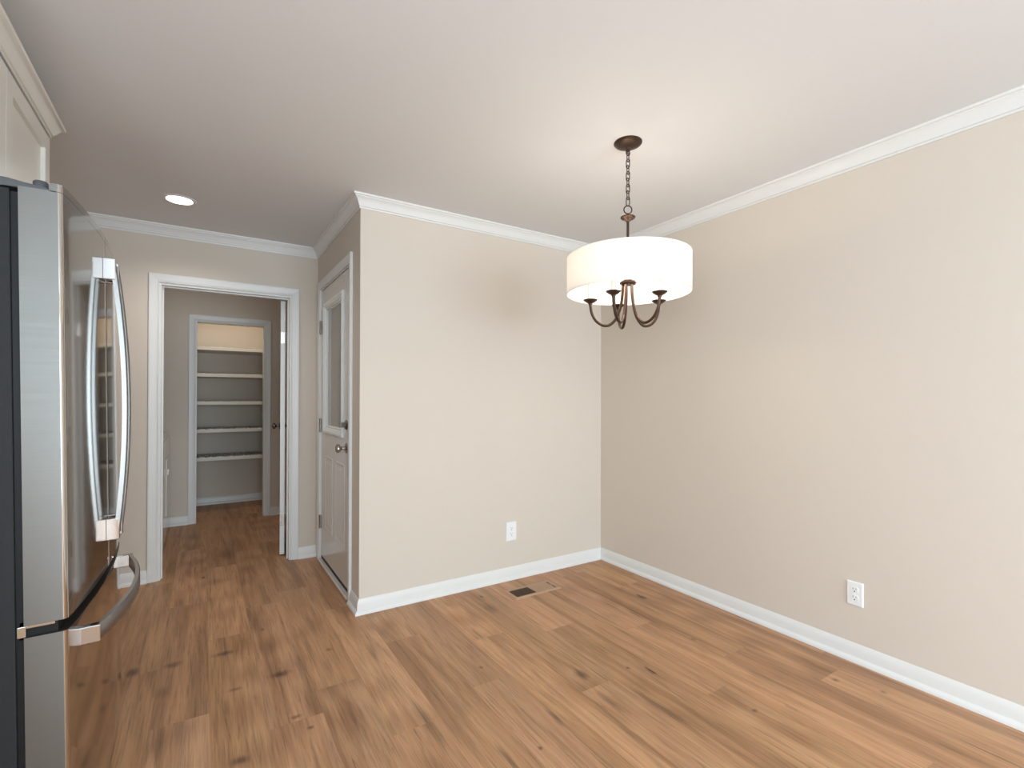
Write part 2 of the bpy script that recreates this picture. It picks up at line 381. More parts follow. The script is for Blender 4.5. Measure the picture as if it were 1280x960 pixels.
HY0, HY1 = D, D + 0.115                     # wall with the hall doorway
OX0, OX1, OZ = -1.0155, -0.206, 2.032       # clear opening of the hall doorway
FY = 2.928                                  # far hall wall
FX0, FX1, FZ = -0.826, -0.228, 2.015        # clear opening of the pantry doorway
PB = 3.885                                  # pantry back wall
SY0, SY1, SZ = 0.238, 1.112, 2.085          # clear opening of the side door, in y
JT = 0.018
struct('wall_right', B(W, YR - 0.12, 0, W + 0.12, PB, H), 'wall', 'long beige wall on the right with one outlet', 'wall')
struct('wall_back', B(0.0, 0.0, 0, W, 0.115, H), 'wall', 'beige wall behind the chandelier with outlet and floor register', 'wall')
bm = B(0, 0.115, 0, 0.115, SY0 - JT, H); box(bm, 0, SY1 + JT, 0, 0.115, FY, H); box(bm, 0, SY0 - JT, SZ + JT, 0.115, SY1 + JT, H)
struct('wall_side', bm, 'wall', 'short shaded beige wall holding the half-glass door', 'wall')
bm = B(-1.9, HY0, 0, OX0 - JT, HY1, H); box(bm, OX1 + JT, HY0, 0, 0.0, HY1, H); box(bm, OX0 - JT, HY0, OZ + JT, OX1 + JT, HY1, H)
struct('wall_passage', bm, 'wall', 'beige wall pierced by the open hall doorway', 'wall')
KY0, KY1, KZ0, KZ1 = -4.5, -3.0, 1.0, 2.1
bm = B(-2.02, YR - 0.12, 0, -1.9, KY0, H); box(bm, -2.02, KY1, 0, -1.9, PB, H); box(bm, -2.02, KY0, 0, -1.9, KY1, KZ0); box(bm, -2.02, KY0, KZ1, -1.9, KY1, H)
struct('wall_left', bm, 'wall', 'beige wall behind the refrigerator', 'wall')
WX0, WX1, WZ0, WZ1 = -1.35, 1.65, 0.15, 2.20
bm = B(-1.9, YR - 0.12, 0, WX0, YR, H); box(bm, WX1, YR - 0.12, 0, W, YR, H); box(bm, WX0, YR - 0.12, 0, WX1, YR, WZ0); box(bm, WX0, YR - 0.12, WZ1, WX1, YR, H)
struct('wall_rear', bm, 'wall', 'beige wall behind the viewer with a wide window opening', 'wall')
bm = B(-1.9, FY, 0, FX0 - JT, FY + 0.115, H); box(bm, FX1 + JT, FY, 0, W, FY + 0.115, H); box(bm, FX0 - JT, FY, FZ + JT, FX1 + JT, FY + 0.115, H)
struct('wall_hall', bm, 'wall', 'dim far hall wall around the pantry doorway', 'wall')
bm = B(-0.98, PB, 0, -0.06, PB + 0.1, H)
struct('wall_pantry', bm, 'wall', 'back wall of the pantry behind the shelves', 'wall')
struct('wall_pantry_left', B(-1.08, FY + 0.115, 0, -0.98, PB + 0.1, H), 'wall', 'left side wall inside the pantry', 'wall')
struct('wall_pantry_right', B(-0.06, FY + 0.115, 0, 0.04, PB + 0.1, H), 'wall', 'right side wall inside the pantry', 'wall')

CROWN = [(0, H - 0.0755), (0.007, H - 0.0755), (0.0085, H - 0.067), (0.006, H - 0.0655), (0.012, H - 0.063), (0.0135, H - 0.056), (0.0155, H - 0.053), (0.019, H - 0.043), (0.025, H - 0.031), (0.034, H - 0.020), (0.039, H - 0.0165), (0.040, H - 0.012), (0.0475, H - 0.010), (0.0495, H - 0.006), (0.0495, H), (0, H)]
cr = sweep_walls([(W, YR), (W, 0), (0, 0), (0, D), (-1.9, D)], CROWN)
for i, (b_, lb) in enumerate(zip(cr, ('white crown moulding along the long right wall', 'white crown moulding above the wall behind the chandelier', 'shaded crown moulding above the half-glass door', 'white crown moulding above the hall doorway'))):
    struct('trim_%d' % (i + 1), b_, 'trim', lb, 'crown moulding', True)
BASE = [(0, 0), (0.0285, 0), (0.0285, 0.006), (0.027, 0.013), (0.023, 0.019), (0.0165, 0.023), (0.0145, 0.0245), (0.0135, 0.045), (0.012, 0.062), (0.009, 0.072), (0.0055, 0.080), (0.003, 0.0848), (0, 0.085)]
CAS_SIDE0, CAS_SIDE1 = SY0 - 0.068, SY1 + 0.068
bs = sweep_walls([(W, YR), (W, 0), (0, 0), (0, CAS_SIDE0)], BASE)
for b_, nm, lb in zip(bs, ('baseboard_right', 'baseboard_back', 'baseboard_side'), ('white baseboard along the long right wall', 'white baseboard under the wall behind the chandelier', 'short baseboard return between outer corner and door casing')):
    struct(nm, b_, 'trim', lb, 'baseboard', True)
CX0, CX1 = OX0 - 0.073, OX1 + 0.066
struct('baseboard_passage_left', sweep_walls([(CX0, D), (-1.9, D)], BASE)[0], 'trim', 'baseboard between refrigerator and hall doorway', 'baseboard', True)
struct('baseboard_passage_right', sweep_walls([(-0.0, D), (CX1, D)], BASE)[0], 'trim', 'short baseboard between hall doorway and half-glass door', 'baseboard', True)
FCX0, FCX1 = FX0 - 0.069, FX1 + 0.069
struct('baseboard_hall_left', sweep_walls([(FCX0, FY), (-1.9, FY)], BASE)[0], 'trim', 'hall baseboard left of the pantry doorway', 'baseboard', True)
struct('baseboard_hall_right', sweep_walls([(0, FY), (FCX1, FY)], BASE)[0], 'trim', 'hall baseboard right of the pantry doorway', 'baseboard', True)
struct('baseboard_pantry', sweep_walls([(-0.06, PB), (-0.98, PB)], BASE)[0], 'trim', 'baseboard at the back of the pantry under the shelves', 'baseboard', True)

CAS = [(0, 0), (0, 0.009), (0.004, 0.011), (0.008, 0.0095), (0.012, 0.0115), (0.018, 0.013), (0.034, 0.0155), (0.050, 0.017), (0.057, 0.0165), (0.0586, 0.014), (0.0586, 0)]
rv = 0.0145
struct('trim_5', casing((0, D, 0), (1, 0, 0), (0, -1, 0), OX0 - rv, OX1 + 0.0075, 0, OZ + rv, CAS), 'trim', 'white casing framing the open hall doorway', 'door casing', False)
def jamb(axis, a0, a1, z1, c0, c1, stop0, stop1):
    bm = bmesh.new()
    def bx(u0, u1, z0, zz, v0, v1):
        if axis == 'x': box(bm, u0, v0, z0, u1, v1, zz)
        else: box(bm, v0, u0, z0, v1, u1, zz)
    bx(a0 - JT, a0, 0, z1 + JT, c0, c1); bx(a1, a1 + JT, 0, z1 + JT, c0, c1); bx(a0, a1, z1, z1 + JT, c0, c1)
    if stop0 is not None:
        bx(a0, a0 + 0.010, 0, z1, stop0, stop1); bx(a1 - 0.010, a1, 0, z1, stop0, stop1); bx(a0 + 0.010, a1 - 0.010, z1 - 0.010, z1, stop0, stop1)
    return bm
struct('trim_6', jamb('x', OX0, OX1, OZ, HY0, HY1, HY0 + 0.04, HY0 + 0.072), 'trim', 'white jamb lining the hall doorway', 'door jamb')
struct('trim_7', casing((0, FY, 0), (1, 0, 0), (0, -1, 0), FX0 - 0.010, FX1 + 0.010, 0, FZ + 0.010, CAS), 'trim', 'white casing framing the pantry doorway at the hall end', 'door casing')
struct('trim_8', jamb('x', FX0, FX1, FZ, FY, FY + 0.115, None, None), 'trim', 'white jamb lining the pantry doorway', 'door jamb')
struct('trim_9', casing((0, 0, 0), (0, 1, 0), (-1, 0, 0), SY0 - 0.009, SY1 + 0.009, 0, SZ + 0.009, CAS), 'trim', 'white casing framing the half-glass side door', 'door casing')
struct('trim_10', jamb('y', SY0, SY1, SZ, 0.0, 0.115, 0.05, 0.075), 'trim', 'white jamb lining the half-glass side door', 'door jamb')
struct('trim_11', B(-0.021, SY0 - 0.006, 0, 0.11, SY1 + 0.006, 0.019, bevel=0.006), 'sill', 'pale threshold under the half-glass side door', 'door threshold')

# the window opening behind the viewer
wn = thing('window_1', 'wide white-framed window in the wall behind the viewer', 'window', ((WX0 + WX1) / 2, YR - 0.06, WZ0), kind='structure')
bm = bmesh.new(); ww = WX1 - WX0; wh = WZ1 - WZ0
for a in ((-ww / 2, 0, -ww / 2 + 0.06, wh), (ww / 2 - 0.06, 0, ww / 2, wh), (-ww / 2, 0, ww / 2, 0.06), (-ww / 2, wh - 0.06, ww / 2, wh), (-0.04, 0, 0.04, wh)):
    box(bm, a[0], -0.03, a[1], a[2], 0.03, a[3])
obj('window_frame', bm, 'trim', wn)
wn = thing('added_window', 'added white-framed window in the left wall behind the viewer, for the side fill', 'window', (-1.95, (KY0 + KY1) / 2, KZ0), kind='structure')  # unseen window added to carry the side fill light
bm = bmesh.new(); ww = KY1 - KY0; wh = KZ1 - KZ0
for a in ((-ww / 2, 0, -ww / 2 + 0.05, wh), (ww / 2 - 0.05, 0, ww / 2, wh), (-ww / 2, 0, ww / 2, 0.05), (-ww / 2, wh - 0.05, ww / 2, wh), (-0.03, 0, 0.03, wh)):
    box(bm, -0.03, a[0], a[1], 0.03, a[2], a[3])
obj('window_frame', bm, 'trim', wn)

# ------------------------------------------------------------------ side door (half glass) and open hall door
d1 = thing('door_1', 'closed grey-white half-glass door with satin knob beside the outer corner', 'door', (0.006, (SY0 + SY1) / 2, 0.0), kind='structure')
DW = (SY1 - SY0) / 2 - 0.004
def c_y(y): return y - (SY0 + SY1) / 2
GY0, GY1, GZ0, GZ1 = c_y(0.455), c_y(0.955), 1.045, 1.915
bm = bmesh.new(); T = 0.044; z0d, z1d = 0.045, SZ - 0.004
box(bm, 0, -DW, z0d, T, GY0, z1d); box(bm, 0, GY1, z0d, T, DW, z1d); box(bm, 0, GY0, z0d, T, GY1, GZ0); box(bm, 0, GY0, GZ1, T, GY1, z1d)
obj('slab', bm, 'door', d1)
def ring_frame(bm, y0, y1, z0, z1, prof):
    """rectangular moulding on the door face (x negative = towards the room); prof (inset from outer edge, x)"""
    rings = []
    for (sy, sz) in ((0, 0), (1, 0), (1, 1), (0, 1), (0, 0)):
        rings.append([(x, (y0 + i) if sy == 0 else (y1 - i), (z0 + i) if sz == 0 else (z1 - i)) for i, x in prof])
    return loft(bm, rings, cap=False)
bm = ring_frame(bmesh.new(), c_y(0.405), c_y(1.003), 0.995, 1.965, [(0, 0.001), (0, -0.011), (0.006, -0.015), (0.020, -0.016), (0.026, -0.011), (0.036, -0.008), (0.045, 0.004), (0.058, 0.010), (0.058, 0.018), (0, 0.018)])
obj('glass_frame', bm, 'sash', d1)
obj('glass_pane', B(0.012, GY0 + 0.001, GZ0 + 0.001, 0.018, GY1 - 0.001, GZ1 - 0.001), 'glass', d1)
obj('pane_backing', B(0.046, GY0 - 0.02, GZ0 - 0.02, 0.048, GY1 + 0.02, GZ1 + 0.02), 'pane_backing', d1)  # sheet added behind the glass to set the pane's tone
for y0, y1 in ((0.375, 0.620), (0.718, 0.965)):
    bm = ring_frame(bmesh.new(), c_y(y0), c_y(y1), 0.275, 0.825, [(0, 0.001), (0.004, -0.004), (0.014, -0.005), (0.022, 0.0005), (0.030, 0.0005)])
    box(bm, -0.0015, c_y(y0) + 0.030, 0.305, 0.001, c_y(y1) - 0.030, 0.795)
    bm2 = ring_frame(bm, c_y(y0) + 0.030, c_y(y1) - 0.030, 0.305, 0.795, [(0, 0.001), (0.022, -0.0055)])
    box(bm2, -0.0055, c_y(y0) + 0.052, 0.327, 0.0, c_y(y1) - 0.052, 0.773)
    obj('panel', bm2, 'door', d1)
k = obj('knob', lathe(bmesh.new(), [(0, 0.001), (0.033, 0.001), (0.033, -0.004), (0.028, -0.008), (0.013, -0.011), (0.011, -0.030), (0.016, -0.036), (0.026, -0.043), (0.029, -0.052), (0.027, -0.061), (0.018, -0.068), (0, -0.070)], 28, (0, c_y(0.326), 0.935), 'x'), 'nickel', d1, True)
k['label'] = 'satin nickel knob'
k = obj('deadbolt', lathe(bmesh.new(), [(0, 0.001), (0.031, 0.001), (0.031, -0.006), (0.026, -0.012), (0.010, -0.014), (0, -0.014)], 28, (0, c_y(0.326), 1.083), 'x'), 'pewter', d1, True)
obj('thumb_turn', B(-0.036, c_y(0.326) - 0.005, 1.083 - 0.016, -0.012, c_y(0.326) + 0.005, 1.083 + 0.016, bevel=0.003), 'pewter', k)
for z in (1.80, 1.045, 0.30):
    bm = tube(bmesh.new(), [(-0.012, c_y(SY1) - 0.0, z - 0.052), (-0.012, c_y(SY1), z + 0.052)], 0.0065, 10)
    box(bm, -0.004, c_y(SY1) - 0.026, z - 0.05, 0.001, c_y(SY1) + 0.003, z + 0.05)
    obj('hinge', bm, 'nickel', d1)
obj('door_sweep', B(0.001, -DW, 0.020, T - 0.002, DW, 0.047), 'black', d1)

ang = math.radians(97)
d2 = thing('door_2', 'white hall door swung open and seen edge on, bronze knobs', 'door', (-0.2195, HY1 + 0.022, 0), (0, 0, math.radians(180) - ang), kind='structure')
# local: slab runs along -x... hinge edge at x=0, thickness towards +y/-y
# after rotation local +x points into the hall
d2.rotation_euler = (0, 0, math.radians(180 - 97))
DWid = 0.795; DT = 0.034
obj('slab', B(0, 0, 0.012, DWid, DT, OZ - 0.006), 'trim', d2)
for side in (0, 1):
    y = DT if side else 0.0; s = 1 if side else -1
    k = obj('knob', lathe(bmesh.new(), [(0, 0), (0.032, 0), (0.032, 0.004 * s), (0.025, 0.009 * s), (0.012, 0.012 * s), (0.011, 0.030 * s), (0.017, 0.037 * s), (0.027, 0.045 * s), (0.028, 0.055 * s), (0.024, 0.064 * s), (0.010, 0.070 * s), (0, 0.070 * s)], 24, (DWid - 0.065, y, 0.995), 'y'), 'pewter', d2, True)
    k['label'] = 'dark bronze knob'
for z in (1.735, 0.285):
    bm = B(-0.0015, 0.004, z - 0.045, 0.0, DT - 0.002, z + 0.045)
    tube(bm, [(-0.004, -0.004, z - 0.045), (-0.004, -0.004, z + 0.045)], 0.006, 10)
    obj('hinge', bm, 'nickel', d2)

# ------------------------------------------------------------------ refrigerator
TILT = -0.0155
fr = thing('refrigerator', 'stainless french-door refrigerator with bottom freezer drawer at the left edge', 'refrigerator', (-1.026, -0.765, 0.0), (0, TILT, 0))
HWF = 0.455
def front_x(y): return -0.024 * (y / HWF) ** 2
def plan(y0, y1, xb, ra=0.012, rb=0.012, n=14):
    pts = []
    a, b_ = y0, y1
    for i in range(n + 1):
        y = a + (b_ - a) * i / n; pts.append((front_x(y), y))
    out = []
    if ra:
        rr = ra; c = (front_x(a) - rr, a + rr)
        out += [(c[0] + rr * math.cos(t), c[1] - rr * math.sin(t)) for t in [math.pi / 2 - math.pi / 2 * j / 6 for j in range(7)]]
        mid = [p for p in pts if p[1] > a + rr + 0.004]
    else: mid = pts
    if rb:
        rr = rb; c2 = (front_x(b_) - rr, b_ - rr)
        mid = [p for p in mid if p[1] < b_ - rr - 0.004]
        tail = [(c2[0] + rr * math.cos(t), c2[1] + rr * math.sin(t)) for t in [math.pi / 2 * j / 6 for j in range(7)]]
    else: tail = []
    return [(xb, a)] + out + mid + tail + [(xb, b_)]
XB = -0.106
obj('case', B(-0.80, -HWF + 0.006, 0.045, -0.122, HWF - 0.006, 1.772, bevel=0.004), 'case', fr)
obj('toe_grille', B(-0.16, -HWF + 0.02, 0.012, -0.075, HWF - 0.02, 0.052), 'black', fr)
for sy in (-1, 1):
    for x in (-0.13, -0.74):
        obj('foot', lathe(bmesh.new(), [(0, 0.0), (0.016, 0), (0.016, 0.012), (0.009, 0.016), (0.009, 0.047), (0, 0.047)], 14, (x, sy * 0.40, (0.0 if x > -0.5 else 0.0)), 'z'), 'black', fr)
obj('gasket', B(-0.123, -HWF + 0.012, 0.06, XB + 0.001, HWF - 0.012, 1.765), 'black', fr)
def door_mesh(y0, y1, r0, r1, z0, z1, zl):
    bm = prism(bmesh.new(), plan(y0, y1, XB, r0, r1), z0, z1)
    # raised front lip along the top
    pl = plan(y0, y1, XB, r0, r1)
    lip = [(max(x, -0.048 if True else x), y) for x, y in pl]
    prism(bm, lip, z1 - 0.002, zl)
    return bm
DZ0, DZ1 = 0.692, 1.778
for y0, y1, r0, r1, hy in ((-HWF, -0.003, 0.012, 0.004, -0.036), (0.003, HWF, 0.004, 0.012, 0.036)):
    dr = obj('door', door_mesh(y0, y1, r0, r1, DZ0, DZ1, 1.797), 'steel', fr, True, 25)
    # bowed vertical bar with polished end blocks
    zt, zb = 1.714, 0.786; zc = (zt + zb) / 2; hl = (zt - zb) / 2
    rings = []
    for i in range(33):
        t = -1 + 2 * i / 32; z = zc + hl * t; xo = 0.031 + 0.029 * (1 - t * t); th = 0.015; hw = 0.0105
        rings.append([(xo - th, hy - hw, z), (xo - 0.003, hy - hw, z), (xo, hy - hw + 0.004, z), (xo, hy + hw - 0.004, z), (xo - 0.003, hy + hw, z), (xo - th, hy + hw, z)])
    h = obj('handle', loft(bmesh.new(), rings), 'handle', dr, True, 40)
    h['label'] = 'bowed vertical bar handle'
    for za, zb_ in ((1.645, 1.716), (0.784, 0.855)):
        e = obj('handle_mount', B(front_x(hy) - 0.002, hy - 0.0115, za, 0.033, hy + 0.0115, zb_, bevel=0.003), 'chrome', dr)
        e['label'] = 'polished chrome end block'
def dim_sides(o):  # side and top faces get the darkened copy of the steel
    o.data.materials.append(M['steel_dim'])
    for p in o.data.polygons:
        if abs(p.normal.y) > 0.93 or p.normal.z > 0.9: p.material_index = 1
dw = obj('freezer_drawer', prism(bmesh.new(), plan(-HWF, HWF, XB, n=28), 0.060, 0.662), 'steel', fr, True, 25)
rings = []
for i in range(41):
    t = -1 + 2 * i / 40; y = 0.365 * t; xo = front_x(y) + 0.040 + 0.038 * (1 - t * t); za, zb_ = 0.583, 0.628; th = 0.014
    rings.append([(xo - th, y, za), (xo - 0.003, y, za), (xo, y, za + 0.004), (xo, y, zb_ - 0.004), (xo - 0.003, y, zb_), (xo - th, y, zb_)])
h = obj('handle', loft(bmesh.new(), rings), 'handle', dw, True, 40); h['label'] = 'bowed horizontal bar handle'
for o_ in list(fr.children):
    if o_.name.startswith('door') or o_.name.startswith('freezer_drawer'): dim_sides(o_)
for s in (-1, 1):
    yy = s * 0.358
    e = obj('handle_mount', B(front_x(yy) - 0.004, yy - 0.012, 0.582, front_x(yy) + 0.042, yy + 0.012, 0.630, bevel=0.003), 'chrome', dw)
    e['label'] = 'polished chrome end block'
obj('center_strip', B(XB - 0.01, -HWF + 0.012, 0.655, -0.045, HWF - 0.012, 0.698), 'black', fr)['label'] = 'black recess between doors and drawer'
for s in (-1, 1):
    y0 = s * (HWF - 0.012)
    bm = prism(bmesh.new(), [(-0.20, 1.772), (-0.20, 1.800), (-0.128, 1.798), (-0.100, 1.793), (-0.055, 1.787), (-0.052, 1.778), (-0.128, 1.778)], min(y0, y0 - s * 0.05), max(y0, y0 - s * 0.05), 'y')
    hc = obj('hinge_cover', bm, 'plastic', fr)
    obj('hinge_pin', lathe(bmesh.new(), [(0, 0), (0.015, 0), (0.015, 0.013), (0.013, 0.016), (0, 0.016)], 20, (-0.070, y0 - s * 0.016, 1.789), 'z'), 'plastic', hc, True)
    mh = obj('middle_hinge', B(-0.120, min(y0, y0 + s * 0.008), 0.662, -0.103, max(y0, y0 + s * 0.008), 0.690, bevel=0.002), 'chrome', fr)
    bm = B(-0.103, y0 - 0.004, 0.683, -0.050, y0 + 0.004, 0.689)
    obj('hinge_arm', bm, 'nickel', mh)

# ------------------------------------------------------------------ wall cabinet over the refrigerator
ub = thing('wall_cabinet', 'white shaker wall cabinet above the refrigerator with crown top', 'cabinet', (-1.3, -0.735, 1.835))
cl = 0.515
obj('body', B(-0.595, -cl, 0, -0.020, cl, 0.478), 'cab', ub)
def shaker(y0, y1, z0, z1):
    bm = bmesh.new(); st = 0.062; x0, x1 = -0.020, 0.0
    box(bm, x0, y0, z0, x1, y0 + st, z1); box(bm, x0, y1 - st, z0, x1, y1, z1)
    box(bm, x0, y0 + st, z0, x1, y1 - st, z0 + st); box(bm, x0, y0 + st, z1 - st, x1, y1 - st, z1)
    box(bm, x0, y0 + st, z0 + st, -0.014, y1 - st, z1 - st)
    return bm
for y0, y1 in ((-cl + 0.003, -0.0025), (0.0025, cl - 0.003)):
    obj('door', shaker(y0, y1, 0.006, 0.462), 'cab', ub)
# crown mould on the front and both ends of the cabinet
cpro = [(0.0, 0.470), (0.004, 0.470), (0.004, 0.479), (0.010, 0.481), (0.012, 0.487), (0.018, 0.493), (0.026, 0.508), (0.034, 0.515), (0.040, 0.517), (0.042, 0.524), (0.042, 0.528), (0.0, 0.528)]
bm = bmesh.new()
path = [Vector((-0.60, -cl)), Vector((0.0, -cl)), Vector((0.0, cl)), Vector((-0.60, cl))]
rings = []
for i, p in enumerate(path):
    nn = {0: Vector((0, -1)), 1: Vector((1, -1)), 2: Vector((1, 1)), 3: Vector((0, 1))}[i]
    rings.append([(p.x + nn.x * d_, p.y + nn.y * d_, z) for d_, z in cpro])
obj('crown_molding', loft(bm, rings), 'cab', ub, True)

# ------------------------------------------------------------------ chandelier
CHX, CHY = 0.884, -1.262
ch = thing('chandelier', 'bronze five-arm chandelier with white drum shade hanging from the ceiling', 'chandelier', (CHX, CHY, H))
Z = lambda z: z - H
obj('canopy', lathe(bmesh.new(), [(0, 0), (0.064, 0), (0.064, -0.004), (0.060, -0.009), (0.045, -0.017), (0.025, -0.022), (0.010, -0.024), (0.008, -0.030), (0.009, -0.040), (0, -0.042)], 40), 'bronze', ch, True)
chain = obj('chain', tube(bmesh.new(), [(0.011 * math.cos(a), 0, Z(2.394) + 0.013 * math.sin(a)) for a in [2 * math.pi * i / 20 for i in range(20)]], 0.0028, 8, True), 'bronze', ch, True)
zz = 2.372
nlk = 8; pitch = 0.0292
for i in range(nlk):
    zc_ = Z(zz - pitch * i); pts = []
    for j in range(24):
        a = 2 * math.pi * j / 24; u = 0.0085 * math.cos(a); v = 0.0135 * (1 if math.sin(a) >= 0 else -1) * (abs(math.sin(a)) ** 0.8) + (0.0075 if math.sin(a) > 0 else -0.0075 if math.sin(a) < 0 else 0)
        th = math.radians(15 + 90 * (i % 2))
        pts.append((u * math.cos(th), u * math.sin(th), zc_ + v))
    obj('link', tube(bmesh.new(), pts, 0.0023, 7, True), 'bronze', chain, True)
th = math.radians(-30)
obj('ring', tube(bmesh.new(), [(0.0185 * math.cos(a) * math.cos(th), 0.0185 * math.cos(a) * math.sin(th), Z(2.129) + 0.0185 * math.sin(a)) for a in [2 * math.pi * i / 28 for i in range(28)]], 0.0028, 8, True), 'bronze', ch, True)
obj('finial_disc', lathe(bmesh.new(), [(0, 0.020), (0.005, 0.019), (0.006, 0.012), (0.016, 0.009), (0.033, 0.003), (0.034, 0.000), (0.030, -0.006), (0.014, -0.013), (0.008, -0.020), (0, -0.022)], 32, (0, 0, Z(2.093))), 'bronze', ch, True)
obj('rod', lathe(bmesh.new(), [(0, Z(2.085)), (0.0062, Z(2.085)), (0.0062, Z(1.79)), (0, Z(1.79))], 14), 'bronze', ch, True)
obj('hub', lathe(bmesh.new(), [(0, Z(1.815)), (0.014, Z(1.812)), (0.020, Z(1.800)), (0.038, Z(1.795)), (0.040, Z(1.789)), (0.036, Z(1.783)), (0, Z(1.781))], 32), 'bronze', ch, True)
RS, ZB, ZT = 0.280, 1.742, 1.910
sh = obj('shade', lathe(bmesh.new(), [(RS, Z(ZB)), (RS, Z(ZT)), (RS - 0.0012, Z(ZT)), (RS - 0.0012, Z(ZB))], 96, closed=True), 'shade', ch, True)
sh['label'] = 'glowing white fabric drum shade'
bm = bmesh.new()
for zr in (ZB, ZT):
    lathe(bm, [(RS + 0.0008, Z(zr) - 0.002), (RS + 0.0008, Z(zr) + 0.002), (RS - 0.002, Z(zr) + 0.002), (RS - 0.002, Z(zr) - 0.002)], 96, closed=True)
obj('rim', bm, 'candle', sh, True)
bm = bmesh.new()
for i in range(3):
    a = 2 * math.pi * i / 3 + 0.5
    tube(bm, [(0.006 * math.cos(a), 0.006 * math.sin(a), Z(ZT - 0.012)), ((RS - 0.002) * math.cos(a), (RS - 0.002) * math.sin(a), Z(ZT - 0.004))], 0.0018, 6)
obj('spider', bm, 'bronze', sh)
RC, ZCUP = 0.172, 1.718
for i in range(5):
    a = math.radians(60 + 72 * i); ca, sa = math.cos(a), math.sin(a)
    prof = []
    ctrl = [(0.022, 1.785), (0.024, 1.74), (0.032, 1.685), (0.050, 1.632), (0.080, 1.600), (0.112, 1.598), (0.145, 1.620), (0.165, 1.658), (RC, 1.70)]
    for s in range(len(ctrl) - 1):
        p0 = Vector(ctrl[max(s - 1, 0)]); p1 = Vector(ctrl[s]); p2 = Vector(ctrl[s + 1]); p3 = Vector(ctrl[min(s + 2, len(ctrl) - 1)])
        for q in range(5):
            t = q / 5
            prof.append(0.5 * ((2 * p1) + (p2 - p0) * t + (2 * p0 - 5 * p1 + 4 * p2 - p3) * t * t + (3 * p1 - p0 - 3 * p2 + p3) * t ** 3))
    prof.append(Vector(ctrl[-1]))
    am = obj('arm', tube(bmesh.new(), [(p.x * ca, p.x * sa, Z(p.y)) for p in prof], 0.0068, 10), 'bronze', ch, True)
    c = (RC * ca, RC * sa, Z(ZCUP))
    obj('cup', lathe(bmesh.new(), [(0, -0.022), (0.008, -0.021), (0.010, -0.014), (0.020, -0.009), (0.031, -0.001), (0.033, 0.003), (0.030, 0.004), (0.015, 0.0), (0, 0.0)], 28, c), 'bronze', am, True)
    obj('candle_sleeve', lathe(bmesh.new(), [(0, 0.0), (0.0125, 0.0), (0.0125, 0.074), (0.009, 0.076), (0, 0.076)], 20, c), 'candle', am, True)
    bl = obj('bulb', lathe(bmesh.new(), [(0, 0.076), (0.007, 0.078), (0.012, 0.088), (0.0165, 0.105), (0.015, 0.120), (0.008, 0.138), (0.003, 0.150), (0, 0.152)], 20, c), 'bulb', am, True)
    bl['label'] = 'lit candle bulb'
    point('bulb_light', (c[0] * 0.86, c[1] * 0.86, Z(1.83)), 1.4, (1.0, 0.87, 0.72), 0.03, ch)

# ------------------------------------------------------------------ recessed downlight
dl = thing('recessed_light', 'lit round recessed downlight in the ceiling before the hall doorway', 'ceiling light', (-0.897, 0.650, H))
obj('trim_ring', lathe(bmesh.new(), [(0.088, 0), (0.088, -0.002), (0.084, -0.005), (0.074, -0.006), (0.068, -0.003), (0.066, 0.0)], 48), 'ceiling', dl, True)
obj('lens', lathe(bmesh.new(), [(0, -0.0035), (0.0675, -0.0035), (0.0675, -0.0005), (0, -0.0005)], 40), 'lens', dl)
spot('downlight', (-0.897, 0.650, H - 0.012), 42, (1.0, 0.95, 0.89), 150, 1.0, 0.06)

# ------------------------------------------------------------------ outlets
def outlet(label, loc, rot, w, h):
    t = thing('wall_outlet', label, 'outlet', loc, rot)
    bm = bmesh.new(); w2, h2 = w / 2, h / 2      # face looks along local -y
    rings = [[(-w2, 0, -h2), (w2, 0, -h2), (w2, 0, h2), (-w2, 0, h2)], [(-w2, -0.0035, -h2), (w2, -0.0035, -h2), (w2, -0.0035, h2), (-w2, -0.0035, h2)], [(-w2 + 0.004, -0.0065, -h2 + 0.004), (w2 - 0.004, -0.0065, -h2 + 0.004), (w2 - 0.004, -0.0065, h2 - 0.004), (-w2 + 0.004, -0.0065, h2 - 0.004)]]
    obj('cover_plate', loft(bm, rings), 'outlet', t)
    for s in (-1, 1):
        zc = s * 0.0195; pts = []
        for j in range(32):
            a = 2 * math.pi * j / 32; pts.append((0.0172 * math.cos(a), zc + max(-0.0145, min(0.0145, 0.0172 * math.sin(a)))))
        r_ = obj('receptacle', prism(bmesh.new(), pts, -0.0085, -0.006, 'y'), 'outlet', t)
        bm = B(-0.0075, -0.0088, zc + 0.0005, -0.0055, -0.0083, zc + 0.0095); box(bm, 0.0055, -0.0088, zc + 0.0015, 0.0075, -0.0083, zc + 0.0085)
        lathe(bm, [(0, -0.0088), (0.0030, -0.0088), (0.0030, -0.0083), (0, -0.0083)], 12, (0, 0, zc - 0.0075), 'y')
        obj('slots', bm, 'slot', r_)
    obj('screw', lathe(bmesh.new(), [(0, -0.0082), (0.0022, -0.0080), (0.003, -0.0066), (0.003, -0.006)], 12, (0, 0, 0), 'y'), 'outlet', t, True)
outlet('white duplex outlet on the wall behind the chandelier, above the floor register', (1.046, 0, 0.331), (0, 0, 0), 0.084, 0.130)
outlet('white duplex outlet low on the long right wall', (W, -1.777, 0.322), (0, 0, -math.pi / 2), 0.070, 0.114)

